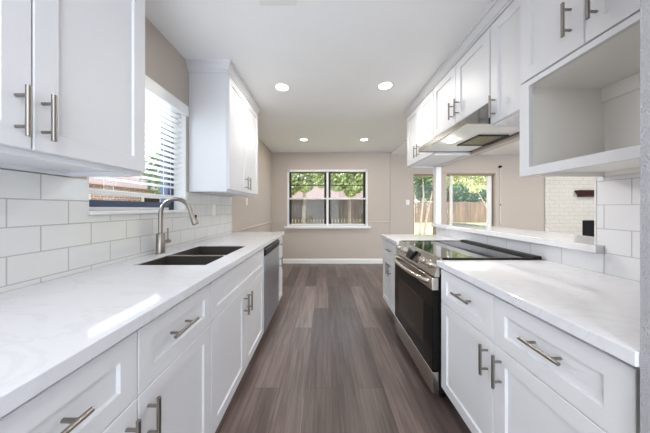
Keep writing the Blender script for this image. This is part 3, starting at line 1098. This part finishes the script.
# niche cabinet
NF = 1.0
ny0, ny1 = 0.530, 1.128
c = thing('niche_cabinet', 'white upper cabinet with an open microwave niche, nearest on the right', 'cabinet', (1.2, 0.83, 1.402))
bm = new_bm()
xi = NF + 0.021
for a, b_ in ((ny0, ny0 + 0.018), (ny1 - 0.018, ny1)):
    box(bm, xi, RUX - 0.01, a, b_, 1.402, UZT)
box(bm, xi, RUX - 0.01, ny0 + 0.018, ny1 - 0.018, UZT - 0.018, UZT)
obj('body', bm, M['cab_in'], c)
bm = new_bm()
box(bm, xi + 0.0, RUX - 0.012, ny0 + 0.018, ny1 - 0.018, 1.425, 1.443)
obj('shelf', bm, M['cab_in'], c)
obj('niche_top', box(new_bm(), xi, RUX - 0.012, ny0 + 0.018, ny1 - 0.018, 1.845, 1.862), M['cab_in'], c)
obj('back_panel', box(new_bm(), RUX - 0.010, RUX, ny0, ny1, 1.402, UZT), M['cab_in'], c)
obj('hanging_rail', box(new_bm(), RUX - 0.028, RUX - 0.0105, ny0 + 0.0185, ny1 - 0.0185, 1.775, 1.8445, 0.002), M['cab_in'], c)
bm = new_bm()
box(bm, NF, NF + 0.020, ny1 - 0.052, ny1, 1.402, 1.866)
box(bm, NF, NF + 0.020, ny0, ny0 + 0.052, 1.402, 1.866)
box(bm, NF, NF + 0.020, ny0 + 0.052, ny1 - 0.052, 1.402, 1.443)
box(bm, NF, NF + 0.020, ny0 + 0.052, ny1 - 0.052, 1.841, 1.866)
obj('face_frame', bm, M['cab'], c)
ymid = 0.847
front(c, 'door', NF - 0.0, -1, ymid, ny1, 1.872, 2.405, (0.893, 2.005, True))
front(c, 'door', NF - 0.0, -1, 0.566, ymid, 1.872, 2.405, (0.808, 2.005, True))
obj('filler_strip', box(new_bm(), NF, NF + 0.02, 0.530, 0.565, 1.868, UZT), M['cab'], c)

# ------------------------------------------------------------------ ceiling lamps and vent
lamp_labels = ['round recessed ceiling light nearer the camera, on the side of the sink',
               'round recessed ceiling light nearer the camera, on the side of the range hood',
               'round recessed ceiling light before the back window, left one of two',
               'round recessed ceiling light before the back window, right one of two']
x, y = CAN_SPOTS[0]
rl = thing('recessed_light', lamp_labels[0], 'ceiling light', (x, y, CEIL), 'recessed ceiling lights')
obj('trim_ring', lathe(new_bm(), [(0.082, -0.0005), (0.082, -0.004), (0.070, -0.008), (0.066, -0.004), (0.066, -0.0005)], (x, y, CEIL), close=False), M['white'], rl, True)
obj('lens', lathe(new_bm(), [(0.066, -0.0005), (0.066, -0.003), (0.05, -0.0045)], (x, y, CEIL)), M['lens'], rl, True)
for (x, y), lb in zip(CAN_SPOTS[1:], lamp_labels[1:]):
    copy_thing(rl, (x, y, CEIL), lb)

v = thing('air_vent', 'white louvred air vent in the kitchen ceiling near the camera', 'vent', (-0.28, 1.25, CEIL))
bm = new_bm()
for a, b_, c_, d_ in ((-0.40, -0.17, 1.13, 1.155), (-0.40, -0.17, 1.325, 1.368), (-0.40, -0.375, 1.155, 1.325), (-0.195, -0.17, 1.155, 1.325)):
    box(bm, a, b_, c_, d_, CEIL - 0.008, CEIL - 0.0005)
obj('frame', bm, M['white'], v)
bm = new_bm()
for k in range(9):
    xx = -0.368 + k * 0.021
    prism_y(bm, [(xx, CEIL - 0.001), (xx + 0.012, CEIL - 0.010), (xx + 0.0135, CEIL - 0.009), (xx + 0.003, CEIL - 0.001)], 1.155, 1.325)
obj('louvres', bm, M['white'], v)

# ------------------------------------------------------------------ back wall fittings
s = thing('light_switch', 'white light switch plate on the beige back wall left of the glazed door', 'switch', (1.88, YB, 1.32))
obj('plate', box(new_bm(), 1.843, 1.917, YB - 0.006, YB - 0.0005, 1.32, 1.437, 0.002), M['plate'], s)
obj('rocker', box(new_bm(), 1.863, 1.897, YB - 0.010, YB - 0.006, 1.345, 1.412, 0.002), M['white'], s)
hx, hz = 3.957, 2.18
k = thing('wall_hook', 'small dark hook with a hanging cord on the wall right of the sliding door', 'hook', (hx, YB, hz))
bm = new_bm()
tube(bm, [(hx, YB - 0.0005, hz), (hx, YB - 0.012, hz), (hx, YB - 0.014, hz), (hx, YB - 0.040, hz), (hx, YB - 0.046, hz)], 0.02, 14, radii=[0.032, 0.032, 0.018, 0.024, 0.014])
obj('knob', bm, M['black'], k, True)
obj('cord', tube(new_bm(), [(hx, YB - 0.03, hz - 0.015), (hx + 0.004, YB - 0.02, hz - 0.5), (hx - 0.004, YB - 0.02, hz - 1.0), (hx, YB - 0.02, hz - 1.3)], 0.006, 8), M['plate'], k, True)
obj('cord_bead', lathe(new_bm(), [(0.004, -0.02), (0.014, -0.01), (0.014, 0.01), (0.004, 0.02)], (hx + 0.003, YB - 0.02, 1.32)), M['bronze'], k, True)

# fireplace
fm = thing('mantel_shelf', 'dark wooden mantel shelf on the white brick fireplace wall', 'mantel', (6.3, YB - 0.03, 1.50))
yb = YB - 0.031
bm = new_bm()
for z0, z1, ov, dp in ((1.605, 1.645, 0.0, 0.20), (1.585, 1.605, 0.03, 0.17), (1.565, 1.585, 0.05, 0.15), (1.50, 1.565, 0.10, 0.12)):
    box(bm, 5.61 + ov * 0.6, 7.03 - ov * 0.6, yb - dp * 0.7, yb, z0, z1, 0.004)
obj('shelf_board', bm, M['mantel'], fm)
fb = thing('firebox', 'black firebox opening in the white brick wall below the mantel', 'fireplace', (6.32, YB, 0.25))
bm = new_bm()
box(bm, FBX[0], FBX[1], YB - 0.0008, YB - 0.0003, FBX[2], FBX[3])
obj('back_plate', bm, M['soot'], fb)
bm = new_bm()
x0, x1, z0, z1 = FBX
for a in ((x0 + 0.001, x0 + 0.025, z0 + 0.001, z1 - 0.001), (x1 - 0.025, x1 - 0.001, z0 + 0.001, z1 - 0.001), (x0 + 0.025, x1 - 0.025, z1 - 0.03, z1 - 0.001)):
    box(bm, a[0], a[1], YB - 0.028, YB - 0.001, a[2], a[3])
obj('surround', bm, M['black'], fb)

# ------------------------------------------------------------------ outdoors
random.seed(7)
bm = new_bm()
ys = [YB + 0.25, 8.0, 10.5, 12.5, 16, 40]
zs_ = [-0.12, -0.05, 0.2, 0.42, 0.42, 0.42]
rows = [[bm.verts.new((x_, y_, z_)) for x_ in (-6.9, -1.5, 10, 40)] for y_, z_ in zip(ys, zs_)]
for a, b_ in zip(rows, rows[1:]):
    for k in range(3):
        bm.faces.new((a[k], a[k + 1], b_[k + 1], b_[k]))
lawn = obj('ground_lawn', bm, M['grass'])
tag(lawn, 'sunlit dry lawn rising behind the house to the fence', 'lawn', kind='stuff')
struct('ground_left', box(new_bm(), -30, XL - 0.25, -6, YB + 0.2, -0.2, -0.12), M['concrete'])


def fence(x0, x1, y, z0, z1, label, gap=0.011, name='wooden_fence'):
    f = thing(name, label, 'fence', ((x0 + x1) / 2, y, z0))
    bm = new_bm()
    x = x0
    while x < x1:
        dz = random.uniform(-0.02, 0.02)
        box(bm, x, x + 0.135, y + random.uniform(-0.006, 0.006), y + 0.02, z0 + 0.001, z1 + dz)
        x += 0.135 + gap
    obj('pickets', bm, M['fence'], f)
    for zz in (z0 + 0.3, z1 - 0.3):
        obj('rail', box(new_bm(), x0, x1, y + 0.021, y + 0.06, zz - 0.045, zz + 0.045), M['fence'], f)


fence(-6, 3.6, 12.2, 0.40, 1.80, 'weathered wooden fence seen through the double-hung back window', 0.035)
fence(3.7, 13, 12.6, 0.43, 1.62, 'sunlit brown wooden fence seen through the sliding glass door')


def foliage(bm, c, r, n, s):
    for _ in range(n):
        while True:
            p = Vector((random.uniform(-1, 1), random.uniform(-1, 1), random.uniform(-1, 1)))
            if 0.25 < p.length < 1:
                break
        q = Vector((c[0] + p.x * r[0], c[1] + p.y * r[1], c[2] + p.z * r[2]))
        a = Vector((random.gauss(0, 1), random.gauss(0, 1), random.gauss(0, 1))).normalized()
        b_ = a.orthogonal().normalized()
        k = a.cross(b_)
        l = s * random.uniform(0.6, 1.3)
        w_ = l * 0.45
        bm.faces.new([bm.verts.new(q + v_) for v_ in (b_ * l, k * w_ + a * w_ * 0.3, -b_ * l, -k * w_ + a * w_ * 0.3)])


def tree(name, label, cat, x, y, z0, trunk, crowns, leafm, n, s, group=None):
    t_ = thing(name, label, cat, (x, y, z0), group)
    bm = new_bm()
    for pts, r0, r1 in trunk:
        m = len(pts)
        tube(bm, pts, r0, 8, radii=[r0 + (r1 - r0) * i / (m - 1) for i in range(m)])
    obj('trunk', bm, M['bark'], t_, True)
    bm = new_bm()
    for cc, rr in crowns:
        foliage(bm, cc, rr, n, s)
    o_ = obj('foliage', bm, leafm, t_)


def simple_trunk(x, y, z0, z1, r):
    return [([(x, y, z0), (x + 0.05, y, (z0 + z1) / 2), (x - 0.03, y, z1)], r, r * 0.5)]


tree('leafy_tree', 'bright green tree filling the upper left pane of the back window', 'tree', -1.0, 10.5, 0.2, simple_trunk(-1.0, 10.5, 0.2, 3.2, 0.10),
     [((-1.2, 10.6, 3.2), (1.3, 0.9, 0.8)), ((-0.2, 10.2, 2.75), (0.7, 0.6, 0.55)), ((-1.75, 10.4, 2.4), (0.6, 0.6, 0.6)), ((-0.9, 10.3, 2.3), (0.35, 0.4, 0.3))], M['leaf_a'], 1500, 0.10)
tree('leafy_tree', 'yellow green tree behind the upper right pane of the back window', 'tree', 1.2, 10.8, 0.25, simple_trunk(1.2, 10.8, 0.25, 3.2, 0.09),
     [((0.9, 10.8, 3.2), (1.0, 0.8, 0.8)), ((1.5, 10.6, 2.6), (0.6, 0.5, 0.6)), ((0.6, 10.4, 2.5), (0.5, 0.5, 0.45)), ((1.25, 10.4, 2.15), (0.3, 0.4, 0.35))], M['leaf_a'], 1500, 0.10)
tree('leafy_shrub', 'pale leafy shrub low behind the left pane of the back window', 'shrub', -1.75, 9.4, 0.1, simple_trunk(-1.75, 9.4, 0.1, 1.6, 0.04),
     [((-1.75, 9.4, 1.9), (0.35, 0.3, 0.5))], M['leaf_c'], 500, 0.07)
tk = []
for dx, dy, l1, l2 in ((-0.25, 0, -0.1, 0.2), (-0.10, 0.1, 0.05, -0.25), (0.05, -0.05, 0.15, 0.1), (0.22, 0.05, 0.30, 0.45), (-0.32, 0.1, -0.25, -0.35)):
    x, y = 3.20 + dx, 7.6 + dy
    tk.append(([(x, y, -0.06), (x + l1 * 0.4, y, 0.9), (x + l1, y, 1.7), (x + l2, y, 2.6)], 0.045, 0.02))
tree('crape_myrtle_tree', 'pale many-stemmed small tree seen through the narrow glazed door', 'tree', 3.2, 7.6, -0.06, tk,
     [((3.2, 7.7, 2.45), (0.7, 0.5, 0.5)), ((3.55, 7.8, 1.9), (0.25, 0.3, 0.3))], M['leaf_b'], 700, 0.07)
tree('evergreen_shrub', 'dark green shrub rising behind the fence in the sliding door view', 'shrub', 8.4, 13.5, 0.42, simple_trunk(8.4, 13.5, 0.42, 1.8, 0.06),
     [((8.2, 13.5, 2.0), (0.9, 0.5, 0.7)), ((9.4, 13.6, 1.9), (0.8, 0.5, 0.6))], M['leaf_b'], 1500, 0.10)
tree('leafy_tree', 'yellowing tree behind the fence in the sliding door view', 'tree', 9.2, 15.5, 0.42, simple_trunk(9.2, 15.5, 0.42, 3.4, 0.12),
     [((8.4, 15.5, 3.3), (1.6, 0.8, 1.2)), ((10.4, 15.5, 3.4), (1.4, 0.8, 1.3)), ((9.3, 15.2, 2.6), (1.5, 0.6, 0.8))], M['leaf_c'], 2000, 0.12)
tree('leafy_tree', 'green tree over the fence behind the narrow glazed door', 'tree', 5.6, 14.0, 0.42, simple_trunk(5.6, 14.0, 0.42, 3.0, 0.10),
     [((5.6, 14.0, 3.1), (1.4, 0.8, 1.2)), ((6.4, 14.0, 2.4), (0.9, 0.6, 0.8))], M['leaf_a'], 1800, 0.11)
x, y = 8.1, 11.4
tree('bare_sapling', 'thin leaning pale sapling in front of the sunlit fence', 'tree', x, y, 0.3,
     [([(x + 0.75, y, 0.3), (x + 0.35, y, 1.2), (x - 0.15, y, 2.1)], 0.03, 0.015)], [((x - 0.3, y, 2.3), (0.4, 0.3, 0.3))], M['leaf_c'], 150, 0.07)


def house(name, label, x0, x1, y0, y1, z0, zw, zr, wallm, along_x=True):
    h = thing(name, label, 'house', ((x0 + x1) / 2, (y0 + y1) / 2, z0))
    obj('walls', box(new_bm(), x0, x1, y0, y1, z0, zw), wallm, h)
    bm = new_bm()
    if along_x:
        ym = (y0 + y1) / 2
        prism_x(bm, [(y0 - 0.4, zw + 0.001), (y1 + 0.4, zw + 0.001), (ym, zr)], x0 - 0.3, x1 + 0.3)
    else:
        xm = (x0 + x1) / 2
        prism_y(bm, [(x0 - 0.4, zw + 0.001), (x1 + 0.4, zw + 0.001), (xm, zr)], y0 - 0.3, y1 + 0.3)
    obj('roof', bm, M['roof'], h)
    return h


house('neighbor_house', 'house with a pinkish roof beyond the fence in the back window', -4, 6, 20, 26, 0.42, 2.0, 4.2, M['siding'])
h = house('neighbor_house', 'red brick house seen through the blind above the sink', -13, -7.5, 3.5, 13.5, -0.12, 2.0, 3.3, M['house_brick'], False)
for yy in (6.0, 9.0, 11.5):
    wf = obj('window', box(new_bm(), -7.5, -7.44, yy, yy + 1.0, 0.9, 1.75), M['alu'], h)
    obj('pane', box(new_bm(), -7.44, -7.43, yy + 0.08, yy + 0.92, 0.97, 1.68), M['black_glass'], wf)
tree('leafy_tree', 'dark green tree beside the brick house in the blind window view', 'tree', -6.0, 8.6, -0.12, simple_trunk(-6.0, 8.6, -0.12, 2.6, 0.10),
     [((-6.0, 8.6, 2.6), (0.9, 1.1, 0.9)), ((-6.1, 9.6, 2.3), (0.7, 0.8, 0.6))], M['leaf_b'], 1300, 0.10)
